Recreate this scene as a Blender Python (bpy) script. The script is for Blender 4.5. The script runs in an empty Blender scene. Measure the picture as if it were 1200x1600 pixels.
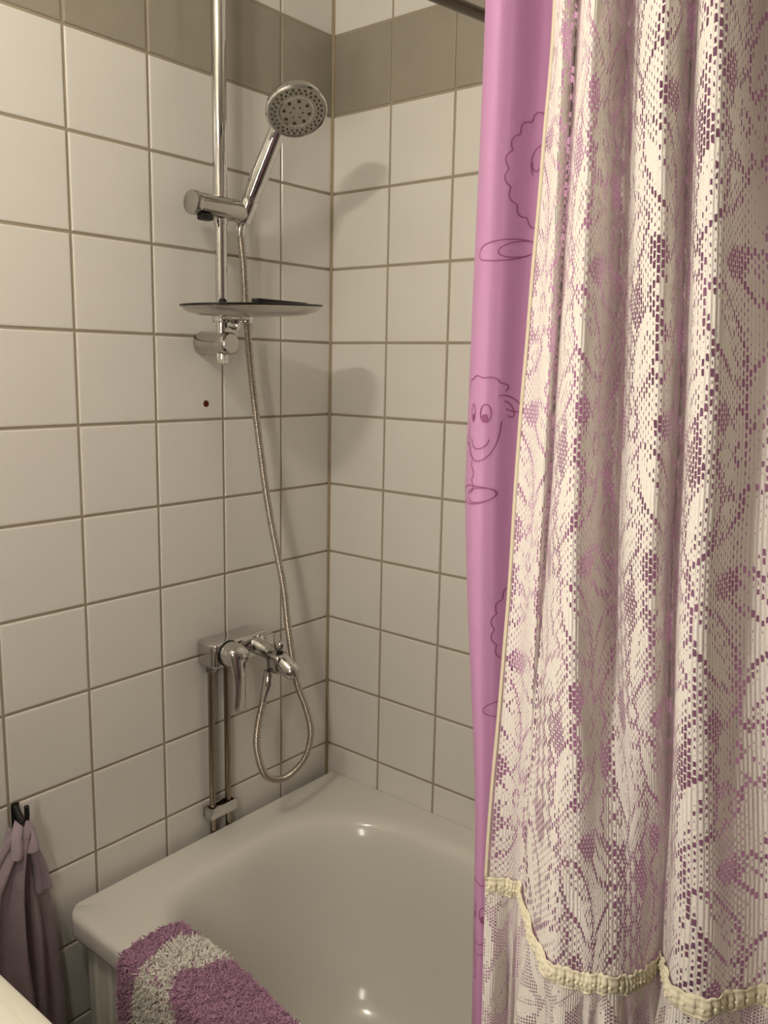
import bpy, bmesh, math, random
import numpy as np
from mathutils import Vector, Matrix
random.seed(7); rng = np.random.default_rng(7)
sc = bpy.context.scene
COL = sc.collection
pi = math.pi

# ------------------------------------------------------------------ camera
# world: corner of the two tiled walls is x=0,y=0; z=0 is the grout line at eye height; floor z=FLOOR
CAM = Vector((-1.36155, -1.26479, 0.10706))
yaw, pitch, roll = 0.8881813, -0.1712301, 0.0208632
fwd = Vector((math.sin(yaw)*math.cos(pitch), math.cos(yaw)*math.cos(pitch), math.sin(pitch)))
rt0 = Vector((math.cos(yaw), -math.sin(yaw), 0)); up0 = rt0.cross(fwd)
rt = rt0*math.cos(roll) + up0*math.sin(roll); up = up0*math.cos(roll) - rt0*math.sin(roll)
cd = bpy.data.cameras.new('camera'); cam = bpy.data.objects.new('camera', cd); COL.objects.link(cam)
M = Matrix((rt, up, -fwd)).transposed().to_4x4(); M.translation = CAM
cam.matrix_world = M
cd.sensor_fit = 'VERTICAL'; cd.sensor_height = 36.0; cd.lens = 1323.84/1600*36; cd.clip_start = 0.02
sc.camera = cam

# ------------------------------------------------------------------ world, light, exposure
w = bpy.data.worlds.new('world'); sc.world = w; w.use_nodes = True
w.node_tree.nodes['Background'].inputs[0].default_value = (0.9, 0.85, 0.75, 1)
w.node_tree.nodes['Background'].inputs[1].default_value = 0.0
LAMP_COL = (1.0, 0.925, 0.79); LAMP_POWER = 10.0; FILL_POWER = 6.2
LAMP_POS = [(-1.25, -0.50, 0.755), (-1.25, -0.555, 0.755)]
sc.view_settings.view_transform = 'Standard'; sc.view_settings.look = 'None'
sc.view_settings.exposure = -0.72; sc.view_settings.gamma = 1.0
try: sc.view_settings.use_curve_mapping = False
except Exception: pass
try:
    sc.cycles.max_bounces = 5; sc.cycles.diffuse_bounces = 3; sc.cycles.glossy_bounces = 4
    sc.cycles.transparent_max_bounces = 8; sc.cycles.caustics_reflective = False; sc.cycles.caustics_refractive = False
    sc.cycles.use_adaptive_sampling = True; sc.cycles.adaptive_threshold = 0.10; sc.cycles.adaptive_min_samples = 16; sc.cycles.sample_clamp_indirect = 6.0; sc.cycles.blur_glossy = 0.5
except Exception: pass
FLOOR, CEIL = -1.40, 1.02
T = 0.152                     # tile pitch
A0, B0 = 0.145, 0.1533        # first (cut) column on back / right wall

# ------------------------------------------------------------------ materials
class NT:
    def __init__(s, name):
        s.m = bpy.data.materials.new(name); s.m.use_nodes = True
        s.t = s.m.node_tree; s.t.nodes.clear()
        s.out = s.n('ShaderNodeOutputMaterial')
    def n(s, typ, **k):
        nd = s.t.nodes.new(typ)
        for a, b in k.items(): setattr(nd, a, b)
        return nd
    def l(s, a, b): s.t.links.new(a, b)
    def math(s, op, a, b=None, c=None, clamp=False):
        nd = s.n('ShaderNodeMath', operation=op, use_clamp=clamp)
        for i, v in enumerate((a, b, c)):
            if v is None: continue
            if isinstance(v, (int, float)): nd.inputs[i].default_value = v
            else: s.l(v, nd.inputs[i])
        return nd.outputs[0]
    def noise(s, scale, vec=None, detail=3, rough=.5):
        nd = s.n('ShaderNodeTexNoise'); nd.inputs['Scale'].default_value = scale
        nd.inputs['Detail'].default_value = detail; nd.inputs['Roughness'].default_value = rough
        if vec is not None: s.l(vec, nd.inputs['Vector'])
        return nd.outputs['Fac']
    def coord(s, kind='Object'): return s.n('ShaderNodeTexCoord').outputs[kind]
    def mixc(s, fac, a, b):
        nd = s.n('ShaderNodeMix', data_type='RGBA')
        if isinstance(fac, (int, float)): nd.inputs[0].default_value = fac
        else: s.l(fac, nd.inputs[0])
        for i, v in ((6, a), (7, b)):
            if isinstance(v, tuple): nd.inputs[i].default_value = v + ((1,) if len(v) == 3 else ())
            else: s.l(v, nd.inputs[i])
        return nd.outputs[2]
    def bump(s, h, strength=.2, dist=.001):
        nd = s.n('ShaderNodeBump'); nd.inputs['Strength'].default_value = strength
        nd.inputs['Distance'].default_value = dist; s.l(h, nd.inputs['Height']); return nd.outputs[0]
    def bsdf(s, col, rough=.5, metal=0., normal=None, spec=None, **k):
        p = s.n('ShaderNodeBsdfPrincipled')
        if isinstance(col, tuple): p.inputs['Base Color'].default_value = col + (1,)
        else: s.l(col, p.inputs['Base Color'])
        if isinstance(rough, (int, float)): p.inputs['Roughness'].default_value = rough
        else: s.l(rough, p.inputs['Roughness'])
        p.inputs['Metallic'].default_value = metal
        if spec is not None: p.inputs['Specular IOR Level'].default_value = spec
        if normal is not None: s.l(normal, p.inputs['Normal'])
        for a, b in k.items(): p.inputs[a].default_value = b
        return p.outputs[0]
    def end(s, sh): s.l(sh, s.out.inputs[0]); return s.m

def m_tile(name, col, col2, mott=14):
    t = NT(name); co = t.coord('Object')
    oi = t.n('ShaderNodeObjectInfo').outputs['Random']
    vadd = t.n('ShaderNodeVectorMath', operation='ADD'); t.l(co, vadd.inputs[0])
    cmb = t.n('ShaderNodeCombineXYZ'); t.l(t.math('MULTIPLY', oi, 37.0), cmb.inputs[0]); t.l(t.math('MULTIPLY', oi, 91.0), cmb.inputs[1])
    t.l(cmb.outputs[0], vadd.inputs[1]); v = vadd.outputs[0]
    f = t.math('ADD', t.math('MULTIPLY', t.noise(mott, v, 4), .75), t.math('MULTIPLY', oi, .25))
    c = t.mixc(f, col, col2)
    nb = t.bump(t.noise(9, v, 2), .12, .004)
    return t.end(t.bsdf(c, .2, 0, nb, .5))
M_TILE = m_tile('white_glazed_tile', (.80, .765, .715), (.86, .83, .78), 12)
M_BAND = m_tile('taupe_glazed_tile', (.33, .295, .24), (.43, .385, .315), 16)
def m_grout():
    t = NT('grout'); co = t.coord('Object')
    c = t.mixc(t.noise(6, co, 4), (.36, .30, .22), (.46, .395, .30))
    return t.end(t.bsdf(c, .85, 0, t.bump(t.noise(400, co, 2), .3, .0006)))
M_GROUT = m_grout()
def m_silicone():
    t = NT('aged_silicone'); co = t.coord('Object')
    c = t.mixc(t.noise(22, co, 4), (.28, .21, .11), (.44, .36, .24))
    return t.end(t.bsdf(c, .5))
M_SIL = m_silicone()
def m_plain(name, col, rough=.5, metal=0., spec=None, nscale=0, nstr=.15, nd=.001, var=.0):
    t = NT(name); co = t.coord('Object')
    c = col
    if var: c = t.mixc(t.noise(nscale or 8, co, 4), tuple(x*(1-var) for x in col), tuple(min(1, x*(1+var)) for x in col))
    nb = t.bump(t.noise(nscale, co, 3), nstr, nd) if nscale else None
    return t.end(t.bsdf(c, rough, metal, nb, spec))
M_DARKROD = m_plain('dark_brown_metal', (.10, .08, .06), .35, .6, None, 40, .05)
M_ENAMEL = m_plain('white_enamel', (.80, .775, .72), .14, 0, .5, 5, .05, .002, .02)
M_CHROME = m_plain('chrome', (.66, .655, .64), .06, 1.0, None, 60, .02, .0003)
M_CHROME_DULL = m_plain('worn_chrome', (.52, .505, .48), .17, 1.0, None, 90, .05, .0003)
M_HOSE = m_plain('hose_metal', (.52, .475, .42), .28, 1.0, None)
M_PIPE = m_plain('brown_pipe_metal', (.34, .285, .22), .24, 1.0, None, 30, .1, .0004, .15)  # brown metal tone, slightly mottled
M_BLACK = m_plain('black_plastic', (.012, .011, .010), .35, 0, .4, 200, .05)
M_NOZZLE = m_plain('dark_rubber', (.05, .045, .035), .6, 0, .3, 300, .05)
M_FACE = m_plain('grey_spray_plate', (.40, .375, .32), .32, .35, None, 40, .03)
M_RUST = m_plain('rust', (.11, .022, .012), .8, 0, .2, 300, .4, .0006, .4)
M_CEIL = m_plain('ceiling_paint', (.80, .77, .70), .8, 0, .3, 30, .1, .001, .03)
M_PANEL = m_plain('white_panel', (.72, .70, .63), .35, 0, .4, 8, .05, .001, .03)
M_SINK = m_plain('cream_ceramic', (.84, .81, .70), .22, 0, .5, 6, .04, .001, .02)
def m_floor():
    t = NT('floor_tiles'); co = t.coord('Object')
    b = t.n('ShaderNodeTexBrick', offset=0.0); t.l(co, b.inputs['Vector'])
    b.inputs['Scale'].default_value = 1.0; b.inputs['Brick Width'].default_value = .1; b.inputs['Row Height'].default_value = .1
    b.inputs['Mortar Size'].default_value = .003
    b.inputs['Color1'].default_value = (.42, .37, .29, 1); b.inputs['Color2'].default_value = (.46, .41, .32, 1); b.inputs['Mortar'].default_value = (.25, .21, .15, 1)
    return t.end(t.bsdf(b.outputs['Color'], .35))
M_FLOOR = m_floor()
def m_walltile():
    t = NT('wall_tiles_out_of_view'); co = t.coord('Object')
    mp = t.n('ShaderNodeSeparateXYZ'); t.l(co, mp.inputs[0])
    cm = t.n('ShaderNodeCombineXYZ'); t.l(t.math('ADD', mp.outputs[0], mp.outputs[1]), cm.inputs[0]); t.l(mp.outputs[2], cm.inputs[1])
    b = t.n('ShaderNodeTexBrick', offset=0.0); t.l(cm.outputs[0], b.inputs['Vector'])
    b.inputs['Scale'].default_value = 1.0; b.inputs['Brick Width'].default_value = T; b.inputs['Row Height'].default_value = T
    b.inputs['Mortar Size'].default_value = .004
    b.inputs['Color1'].default_value = (.80, .765, .70, 1); b.inputs['Color2'].default_value = (.85, .82, .75, 1); b.inputs['Mortar'].default_value = (.33, .27, .18, 1)
    return t.end(t.bsdf(b.outputs['Color'], .25))
M_WALLTILE = m_walltile()
def m_cloth(name, col, trans, rough=.8, fine=900, wrinkle=0.0, tcol=None):
    t = NT(name); co = t.coord('Object')
    h = t.noise(fine, co, 2)
    if wrinkle: h = t.math('ADD', h, t.math('MULTIPLY', t.noise(18, co, 3), wrinkle))
    nb = t.bump(h, .25, .0008)
    p = t.bsdf(col, rough, 0, nb, .25)
    tr = t.n('ShaderNodeBsdfTranslucent'); tr.inputs[0].default_value = (tcol or col) + (1,); t.l(nb, tr.inputs['Normal'])
    mx = t.n('ShaderNodeMixShader'); mx.inputs[0].default_value = trans
    t.l(p, mx.inputs[1]); t.l(tr.outputs[0], mx.inputs[2])
    return t.end(mx.outputs[0])
M_LINER = m_cloth('pink_purple_vinyl', (.58, .29, .51), .15, .45, 700, 2.0, (.70, .38, .60))
M_PRINT = m_plain('purple_print_ink', (.30, .09, .20), .6, 0, .2)
M_TRIM = m_cloth('yellowed_ribbon', (.88, .81, .63), .15, .85, 700)
M_EDGE = m_cloth('yellowed_edge_tape', (.84, .75, .60), .3, .85, 700)
def m_lace(name, col, cu, trans=.35):
    """cotton yarn: ribbed along the wales of the knitting"""
    t = NT(name)
    uv = t.n('ShaderNodeUVMap', uv_map='UVMap').outputs[0]
    sp = t.n('ShaderNodeSeparateXYZ'); t.l(uv, sp.inputs[0])
    su = t.math('SINE', t.math('MULTIPLY', sp.outputs[0], pi/cu)); a = t.math('MULTIPLY', su, su)
    h = t.math('ADD', t.math('MULTIPLY', t.math('SUBTRACT', 1.0, a), .8), t.math('MULTIPLY', t.noise(420, uv, 2), 1.1))
    nb = t.bump(h, .6, .0012)
    d = t.n('ShaderNodeBsdfDiffuse'); d.inputs[0].default_value = col + (1,); t.l(nb, d.inputs['Normal'])
    tr = t.n('ShaderNodeBsdfTranslucent'); tr.inputs[0].default_value = col + (1,)
    mx = t.n('ShaderNodeMixShader'); mx.inputs[0].default_value = trans
    t.l(d.outputs[0], mx.inputs[1]); t.l(tr.outputs[0], mx.inputs[2])
    return t.end(mx.outputs[0])
M_LACE = m_lace('cream_lace', (.93, .885, .83), .0032, .22)
M_RUFFLE = m_lace('cream_lace_ruffle', (.93, .885, .83), .0021, .22)
def m_terry(name, col, col2, scale=500):
    t = NT(name); co = t.coord('Object')
    c = t.mixc(t.noise(scale, co, 3, .7), col, col2)
    h = t.math('ADD', t.noise(scale, co, 3, .7), t.math('MULTIPLY', t.noise(24, co, 2), 1.5))
    return t.end(t.bsdf(c, .95, 0, t.bump(h, .9, .0025), .1, **{'Sheen Weight': .3}))
M_TOWEL = m_terry('mauve_terry', (.33, .25, .285), (.48, .38, .425), 420)
M_TOWEL_HEM = m_terry('mauve_terry_hem', (.46, .35, .42), (.58, .46, .53), 700)
M_PILE_P = m_terry('purple_pile', (.45, .24, .37), (.62, .36, .51), 160)
M_PILE_W = m_terry('cream_pile', (.88, .84, .75), (.97, .94, .87), 160)
M_MATBACK = m_plain('mat_backing', (.40, .2, .31), .95)

# ------------------------------------------------------------------ mesh helpers
class MB:
    def __init__(s): s.v = []; s.f = []
    def add(s, v, f):
        k = len(s.v); s.v += [Vector(p) for p in v]; s.f += [tuple(i+k for i in q) for q in f]; return s
    def box(s, x0, x1, y0, y1, z0, z1, bev=0, seg=2):
        bm = bmesh.new(); bmesh.ops.create_cube(bm, size=1)
        for q in bm.verts: q.co = Vector(((x0+x1)/2+q.co.x*(x1-x0), (y0+y1)/2+q.co.y*(y1-y0), (z0+z1)/2+q.co.z*(z1-z0)))
        if bev: bmesh.ops.bevel(bm, geom=bm.edges[:], offset=bev, segments=seg, affect='EDGES', profile=.5)
        bm.verts.index_update(); r = s.add([q.co.copy() for q in bm.verts], [[q.index for q in f.verts] for f in bm.faces]); bm.free(); return r
    def lathe(s, prof, origin, axis, seg=32, up=None, sx=1.0, sy=1.0, close=True):
        """prof: list of (radius, height) along axis"""
        ax = Vector(axis).normalized(); o = Vector(origin)
        ref = Vector(up) if up else (Vector((0, 0, 1)) if abs(ax.z) < .9 else Vector((1, 0, 0)))
        e1 = (ref - ax*ref.dot(ax)).normalized(); e2 = ax.cross(e1)
        v = []; f = []
        for r, h in prof:
            for k in range(seg):
                a = 2*pi*k/seg; v.append(o+ax*h+e1*(r*sx*math.cos(a))+e2*(r*sy*math.sin(a)))
        for i in range(len(prof)-1):
            for k in range(seg):
                k2 = (k+1) % seg; f.append((i*seg+k, i*seg+k2, (i+1)*seg+k2, (i+1)*seg+k))
        if close:
            f.append(tuple(range(seg))[::-1]); n = (len(prof)-1)*seg; f.append(tuple(range(n, n+seg)))
        return s.add(v, f)
    def tube(s, pts, rad, seg=16, cap=True):
        pts = [Vector(p) for p in pts]; n = len(pts)
        tang = [(pts[min(i+1, n-1)]-pts[max(i-1, 0)]).normalized() for i in range(n)]
        ref = Vector((0, 0, 1)) if abs(tang[0].z) < .9 else Vector((1, 0, 0))
        e1 = (ref-tang[0]*ref.dot(tang[0])).normalized()
        v = []; f = []
        for i in range(n):
            e1 = (e1-tang[i]*e1.dot(tang[i])).normalized(); e2 = tang[i].cross(e1)
            r = rad(i/(n-1)) if callable(rad) else rad
            for k in range(seg):
                a = 2*pi*k/seg; v.append(pts[i]+e1*(r*math.cos(a))+e2*(r*math.sin(a)))
        for i in range(n-1):
            for k in range(seg):
                k2 = (k+1) % seg; f.append((i*seg+k, i*seg+k2, (i+1)*seg+k2, (i+1)*seg+k))
        if cap: f.append(tuple(range(seg))[::-1]); m = (n-1)*seg; f.append(tuple(range(m, m+seg)))
        return s.add(v, f)
    def sphere(s, c, r, seg=16, rings=10, sz=1.0):
        prof = [(max(1e-5, r*math.sin(pi*i/rings)), -r*sz*math.cos(pi*i/rings)) for i in range(rings+1)]
        return s.lathe(prof, c, (0, 0, 1), seg)

def root_off(p):
    o = Vector((0, 0, 0))
    while p is not None: o += p.location; p = p.parent
    return o
def part(name, mb, mat, parent=None, smooth=True, ang=35):
    me = bpy.data.meshes.new(name); off = root_off(parent)
    me.from_pydata([tuple(q-off) for q in mb.v], [], mb.f); me.materials.append(mat)
    if smooth:
        me.polygons.foreach_set('use_smooth', [True]*len(me.polygons))
        try: me.set_sharp_from_angle(angle=math.radians(ang))
        except Exception: pass
    me.update()
    o = bpy.data.objects.new(name, me); COL.objects.link(o)
    if parent is not None: o.parent = parent
    return o
def thing(name, label, cat, loc, group=None):
    o = bpy.data.objects.new(name, None); COL.objects.link(o); o.location = loc; o.empty_display_size = .05
    o['label'] = label; o['category'] = cat
    if group: o['group'] = group
    return o
def grid_obj(name, P, mat, parent, uv=None, attr=None, thick=0.0):
    """P: (n,m,3) array of world points"""
    n, m = P.shape[:2]; off = np.array(root_off(parent))
    me = bpy.data.meshes.new(name)
    idx = np.arange(n*m).reshape(n, m)
    q = np.stack([idx[:-1, :-1], idx[:-1, 1:], idx[1:, 1:], idx[1:, :-1]], -1).reshape(-1, 4)
    me.vertices.add(n*m); me.vertices.foreach_set('co', (P.reshape(-1, 3)-off).astype(np.float32).ravel())
    me.loops.add(q.size); me.loops.foreach_set('vertex_index', q.ravel().astype(np.int32))
    me.polygons.add(len(q)); me.polygons.foreach_set('loop_start', np.arange(0, q.size, 4, dtype=np.int32))
    me.polygons.foreach_set('loop_total', np.full(len(q), 4, dtype=np.int32))
    me.update(calc_edges=True); me.validate()
    me.polygons.foreach_set('use_smooth', np.ones(len(q), dtype=bool))
    if uv is not None:
        l = me.uv_layers.new(name='UVMap'); l.data.foreach_set('uv', uv.reshape(-1, 2)[q.ravel()].astype(np.float32).ravel())
    if attr is not None:
        a = me.attributes.new('motif', 'FLOAT', 'POINT'); a.data.foreach_set('value', attr.ravel().astype(np.float32))
    me.materials.append(mat)
    o = bpy.data.objects.new(name, me); COL.objects.link(o); o.parent = parent
    if thick:
        md = o.modifiers.new('thickness', 'SOLIDIFY'); md.thickness = thick; md.offset = 0
    return o
def catmull(P, n):
    """P (k,d) control points -> n samples, centripetal-ish uniform Catmull-Rom"""
    P = np.asarray(P, float); k = len(P)
    Q = np.vstack([2*P[0]-P[1], P, 2*P[-1]-P[-2]])
    t = np.linspace(0, k-1-1e-9, n); i = t.astype(int); f = (t-i)[:, None]
    p0, p1, p2, p3 = Q[i], Q[i+1], Q[i+2], Q[i+3]
    return .5*((2*p1)+(-p0+p2)*f+(2*p0-5*p1+4*p2-p3)*f**2+(-p0+3*p1-3*p2+p3)*f**3)

# ------------------------------------------------------------------ room shell
def struct(name, mb, mat):
    o = part(name, mb, mat, None, False); o['kind'] = 'structure'; return o
XL, YF = -1.47, -2.10
wall_back = struct('wall_back', MB().box(XL-.06, .0025+.06, .0025, .0625, FLOOR-.02, CEIL+.02), M_GROUT)
wall_right = struct('wall_right', MB().box(.0025, .0625, YF-.06, .0025, FLOOR-.02, CEIL+.02), M_GROUT)
struct('wall_left', MB().box(XL-.06, XL, YF-.06, .0025, FLOOR-.02, CEIL+.02), M_WALLTILE)
struct('wall_front', MB().box(XL-.06, .0625, YF-.06, YF, FLOOR-.02, CEIL+.02), M_WALLTILE)
struct('floor', MB().box(XL-.06, .0625, YF-.06, .0625, FLOOR-.06, FLOOR), M_FLOOR)
struct('ceiling', MB().box(XL-.06, .0625, YF-.06, .0625, CEIL, CEIL+.06), M_CEIL)

def m_door():
    t = NT('added_dark_door_wood'); co = t.coord('Object'); wv = t.n('ShaderNodeTexWave'); t.l(co, wv.inputs['Vector']); wv.inputs['Scale'].default_value = 9; wv.inputs['Distortion'].default_value = 6
    return t.end(t.bsdf(t.mixc(wv.outputs['Fac'], (.055, .035, .022), (.095, .06, .035)), .4))
M_DOOR = m_door()
dr = struct('added_dark_door', MB().box(-1.40, -.45, YF+.001, YF+.035, FLOOR+.002, .66, .004), M_DOOR)  # unseen door, added dark so the chrome has something dark to reflect
for z0, z1 in ((-1.25, -.42), (-.30, .55)):
    part('added_door_panel', MB().box(-1.28, -.57, YF+.033, YF+.045, z0, z1, .006), M_DOOR, dr)
part('added_door_handle', MB().tube([(-1.34, YF+.034, -.36), (-1.34, YF+.08, -.36), (-1.32, YF+.085, -.36), (-1.22, YF+.085, -.36)], .009, 14), M_CHROME_DULL, dr)
GR = .0048
TILE_CACHE = {}
def tile_mesh(wd, ht, mat):
    key = (round(wd, 4), round(ht, 4), mat.name)
    if key in TILE_CACHE: return TILE_CACHE[key]
    v = []; f = []
    for ins, d in ((0, .006), (0, .0016), (.0008, .0005), (.0028, 0.0)):
        a, b = wd/2-ins, ht/2-ins
        v += [(-a, d, -b), (a, d, -b), (a, d, b), (-a, d, b)]
    for r in range(3):
        for k in range(4):
            k2 = (k+1) % 4; f.append((r*4+k, r*4+k2, r*4+4+k2, r*4+4+k))
    f.append((12, 13, 14, 15))
    me = bpy.data.meshes.new('tile'); me.from_pydata(v, [], f); me.materials.append(mat)
    for p in me.polygons: p.use_smooth = False
    TILE_CACHE[key] = me; return me
def add_tile(parent, c, wd, ht, rz, mat):
    o = bpy.data.objects.new('tile', tile_mesh(wd, ht, mat)); COL.objects.link(o); o.parent = parent
    o.location = c; o.rotation_euler = (random.gauss(0, .0016), 0, rz+random.gauss(0, .0016))
rows = [(max(FLOOR, r*T), min(CEIL, (r+1)*T), r) for r in range(-10, 7) if (r+1)*T > FLOOR+.01 and r*T < CEIL-.01]
cols_b = [(-A0, 0.0)] + [(max(XL, -A0-T*(k+1)), -A0-T*k) for k in range(0, 10)]
for x0, x1 in cols_b:
    for z0, z1, r in rows:
        if x0 > -.60 and z1 < -.95: continue                     # hidden behind the tub
        add_tile(wall_back, ((x0+x1)/2, 0, (z0+z1)/2), x1-x0-GR, z1-z0-GR, 0, M_BAND if r == 4 else M_TILE)
cols_r = [(-B0, 0.0)] + [(-B0-T*(k+1), -B0-T*k) for k in range(0, 11)]
for y0, y1 in cols_r:
    for z0, z1, r in rows:
        if z1 < -.95: continue
        add_tile(wall_right, (0, (y0+y1)/2, (z0+z1)/2), y1-y0-GR, z1-z0-GR, -pi/2, M_BAND if r == 4 else M_TILE)
# silicone in the corner and along the tub
sil = MB(); sil.add([(-.0045, -.0002, FLOOR), (.003, -.0002, FLOOR), (.003, -.0045, FLOOR), (-.0045, -.0002, CEIL), (.003, -.0002, CEIL), (.003, -.0045, CEIL), (-.0008, -.0045, FLOOR), (-.0008, -.0045, CEIL)],
    [(0, 3, 7, 6), (6, 7, 5, 2), (0, 1, 4, 3)])
for q in sil.v: q.z = max(q.z, -.86)
t1 = struct('trim_1', sil, M_SIL)
# rusty plugged screw hole in a tile
spot = part('screw_plug', MB().lathe([(.0062, .004), (.0062, -.0006), (.0045, -.0014), (.0001, -.0012)], (-.339, 0, .030), (0, 1, 0), 16), M_RUST, wall_back)
spot['label'] = 'rust-red plugged screw hole'

# ------------------------------------------------------------------ bathtub
RIM = -.8245
def rrect(x0, x1, y0, y1, rad, z, n=26, m=10):
    """rounded rectangle, rad = per-corner radius for (x1,y1),(x0,y1),(x0,y0),(x1,y0)"""
    if isinstance(rad, (int, float)): rad = (rad,)*4
    C = [(x1-rad[0], y1-rad[0], 0, rad[0]), (x0+rad[1], y1-rad[1], pi/2, rad[1]), (x0+rad[2], y0+rad[2], pi, rad[2]), (x1-rad[3], y0+rad[3], 1.5*pi, rad[3])]
    pts = []
    for k, (cx, cy, a0, r) in enumerate(C):
        for i in range(n+1):
            a = a0+pi/2*i/n; pts.append((cx+r*math.cos(a), cy+r*math.sin(a)))
        nx, ny, na, nr = C[(k+1) % 4]
        p1 = (nx+nr*math.cos(na), ny+nr*math.sin(na)); p0 = pts[-1]
        for i in range(1, m): pts.append((p0[0]+(p1[0]-p0[0])*i/m, p0[1]+(p1[1]-p0[1])*i/m))
    return [Vector((a, b, z)) for a, b in pts]
tub = thing('bathtub', 'white enamelled bathtub in the tiled corner', 'bathtub', (-.335, -.75, FLOOR))
OX0, OX1, OY0, OY1 = -.680, -.0012, -1.52, -.0215
def outer(ins, z, r=.032):
    return rrect(OX0+ins, OX1-min(ins, .0), OY0+ins, OY1, (.004, max(.004, r-ins), max(.004, r-ins), .004), z)
def inner(ins, z, ex=0.0):
    # basin outline, shrunk by ins; far end wall stands a little steeper than the sides
    rr = (.215-ins*.4, .125-ins*.3, .2, .2)
    return rrect(-.587+ins, -.080-ins, -1.43+ins*2.0, -.109-ins*1.05-ex, rr, z)
rings = [outer(.045, RIM-.041), outer(.006, RIM-.041), outer(.001, RIM-.0385), outer(0, RIM-.034), outer(0, RIM-.011), outer(.0015, RIM-.0055), outer(.005, RIM-.002), outer(.010, RIM)]
a, b = rings[-1], inner(-.028, RIM)
rings += [[a[i].lerp(b[i], .5) for i in range(len(a))], b]
for ins, z in ((-.016, -.8358), (-.008, -.8378), (-.002, -.8415), (.004, -.848), (.009, -.857), (.014, -.869), (.019, -.885), (.028, -.925), (.038, -.975), (.050, -1.03), (.062, -1.08), (.078, -1.125), (.097, -1.158), (.12, -1.182), (.145, -1.196), (.175, -1.203), (.21, -1.206)):
    rings.append(inner(ins, z+.835+RIM))
mb = MB(); n = len(rings[0])
mb.v = [p for r in rings for p in r]
for i in range(len(rings)-1):
    for k in range(n):
        k2 = (k+1) % n; mb.f.append((i*n+k, i*n+k2, (i+1)*n+k2, (i+1)*n+k))
mb.f.append(tuple(range((len(rings)-1)*n, len(rings)*n)))
part('basin', mb, M_ENAMEL, tub, True, 60)
panel = part('side_panel', MB().box(-.660, -.648, -1.46, -.058, FLOOR+.06, -.857, .002), M_PANEL, tub, True)
part('panel_groove_strip', MB().box(-.6665, -.659, -.096, -.084, FLOOR+.06, -.862, .002), M_PANEL, panel)
part('panel_groove_strip', MB().box(-.6665, -.659, -.136, -.124, FLOOR+.06, -.862, .002), M_PANEL, panel)
for y in (-.12, -1.38):
    for x in (-.60, -.08):
        part('foot', MB().lathe([(.022, 0), (.022, .01), (.012, .014), (.012, .20)], (x, y, FLOOR), (0, 0, 1), 20), M_CHROME_DULL, tub)

# ------------------------------------------------------------------ shower rail with slider, tray bracket and wall bracket
RX, RY = -.346, -.056
rail = thing('shower_rail', 'chrome vertical shower rail on the tiled wall with sliding holder', 'shower rail', (RX, 0, .12))
part('upper_tube', MB().tube([(RX, RY, .345+.60*i/6) for i in range(7)], .0126, 28), M_CHROME, rail)
part('lower_tube', MB().tube([(RX, RY, .112+.25*i/4) for i in range(5)], .0106, 28), M_CHROME, rail)
# wall bracket: stub from the wall, end cap, nut below
wb = part('wall_bracket', MB().lathe([(.0205, -.001), (.0215, .004), (.0205, .012), (.0200, .055), (.0205, .074), (.0195, .079), (.0165, .082), (.0001, .0825)], (RX, 0, .140), (0, -1, 0), 40), M_CHROME_DULL, rail)
part('nut', MB().lathe([(.0085, 0), (.0115, .002), (.0118, .016), (.0105, .020)], (RX, RY, .103), (0, 0, 1), 6), M_CHROME, wb)
part('upper_bracket', MB().lathe([(.0205, -.001), (.0215, .004), (.0205, .012), (.0200, .055), (.0205, .074), (.0195, .079), (.0001, .0825)], (RX, 0, .90), (0, -1, 0), 40), M_CHROME_DULL, rail)
# slider: horizontal barrel across the rail
SZ = .372
sl = part('slider', MB().lathe([(.0005, 0), (.0165, .0003), (.0185, .002), (.019, .006), (.019, .118), (.0185, .1215), (.0165, .123), (.0005, .1232)], (-.411, -.062, SZ), (1, 0, 0), 40), M_CHROME_DULL, rail)
part('end_cap', MB().lathe([(.0195, -.001), (.0205, .001), (.0205, .010), (.0195, .012)], (-.414, -.062, SZ), (1, 0, 0), 40), M_CHROME_DULL, sl)
part('lock_lever', MB().box(-.402, -.378, -.078, -.060, SZ-.0275, SZ-.016, .003), M_BLACK, sl)
HOLD = Vector((-.297, -.070, SZ+.008)); HEAD = Vector((-.291, -.187, .525))
nrm = Vector((-.30, -.50, -.81)).normalized()          # spray direction
hd = (HEAD-nrm*.042-HOLD).normalized()
part('head_socket', MB().lathe([(.013, -.026), (.0165, -.024), (.0175, .010), (.0165, .014), (.013, .014)], HOLD, hd, 28), M_CHROME, sl)

# ------------------------------------------------------------------ hand shower
hs = thing('hand_shower', 'round chrome hand shower head in the rail holder', 'shower head', HOLD)
L = (HEAD-HOLD).length
side = hd.cross(nrm).normalized()
prof = [(.008, -.034), (.0095, -.03), (.0095, -.006), (.0140, .0), (.0160, .02), (.0168, .06), (.0158, .10), (.0152, .120), (.0146, .140), (.0140, .165), (.0110, .182), (.003, .186)]
axis_up = nrm
part('handle', MB().lathe(prof, HOLD, hd, 28, up=side, sx=1.0, sy=.9), M_CHROME, hs)
part('collar', MB().lathe([(.0100, 0), (.0108, .002), (.0108, .012), (.0100, .014)], HOLD-hd*.004, hd, 28), M_CHROME_DULL, hs)
R = .0515
body = part('head_shell', MB().lathe([(.0005, -.0360), (.016, -.0345), (.029, -.0285), (.042, -.018), (.0500, -.008), (.0520, -.001), (.0520, .004), (.0502, .0065), (.0485, .0060), (.0480, .0045)], HEAD, nrm, 56), M_CHROME, hs)
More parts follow.
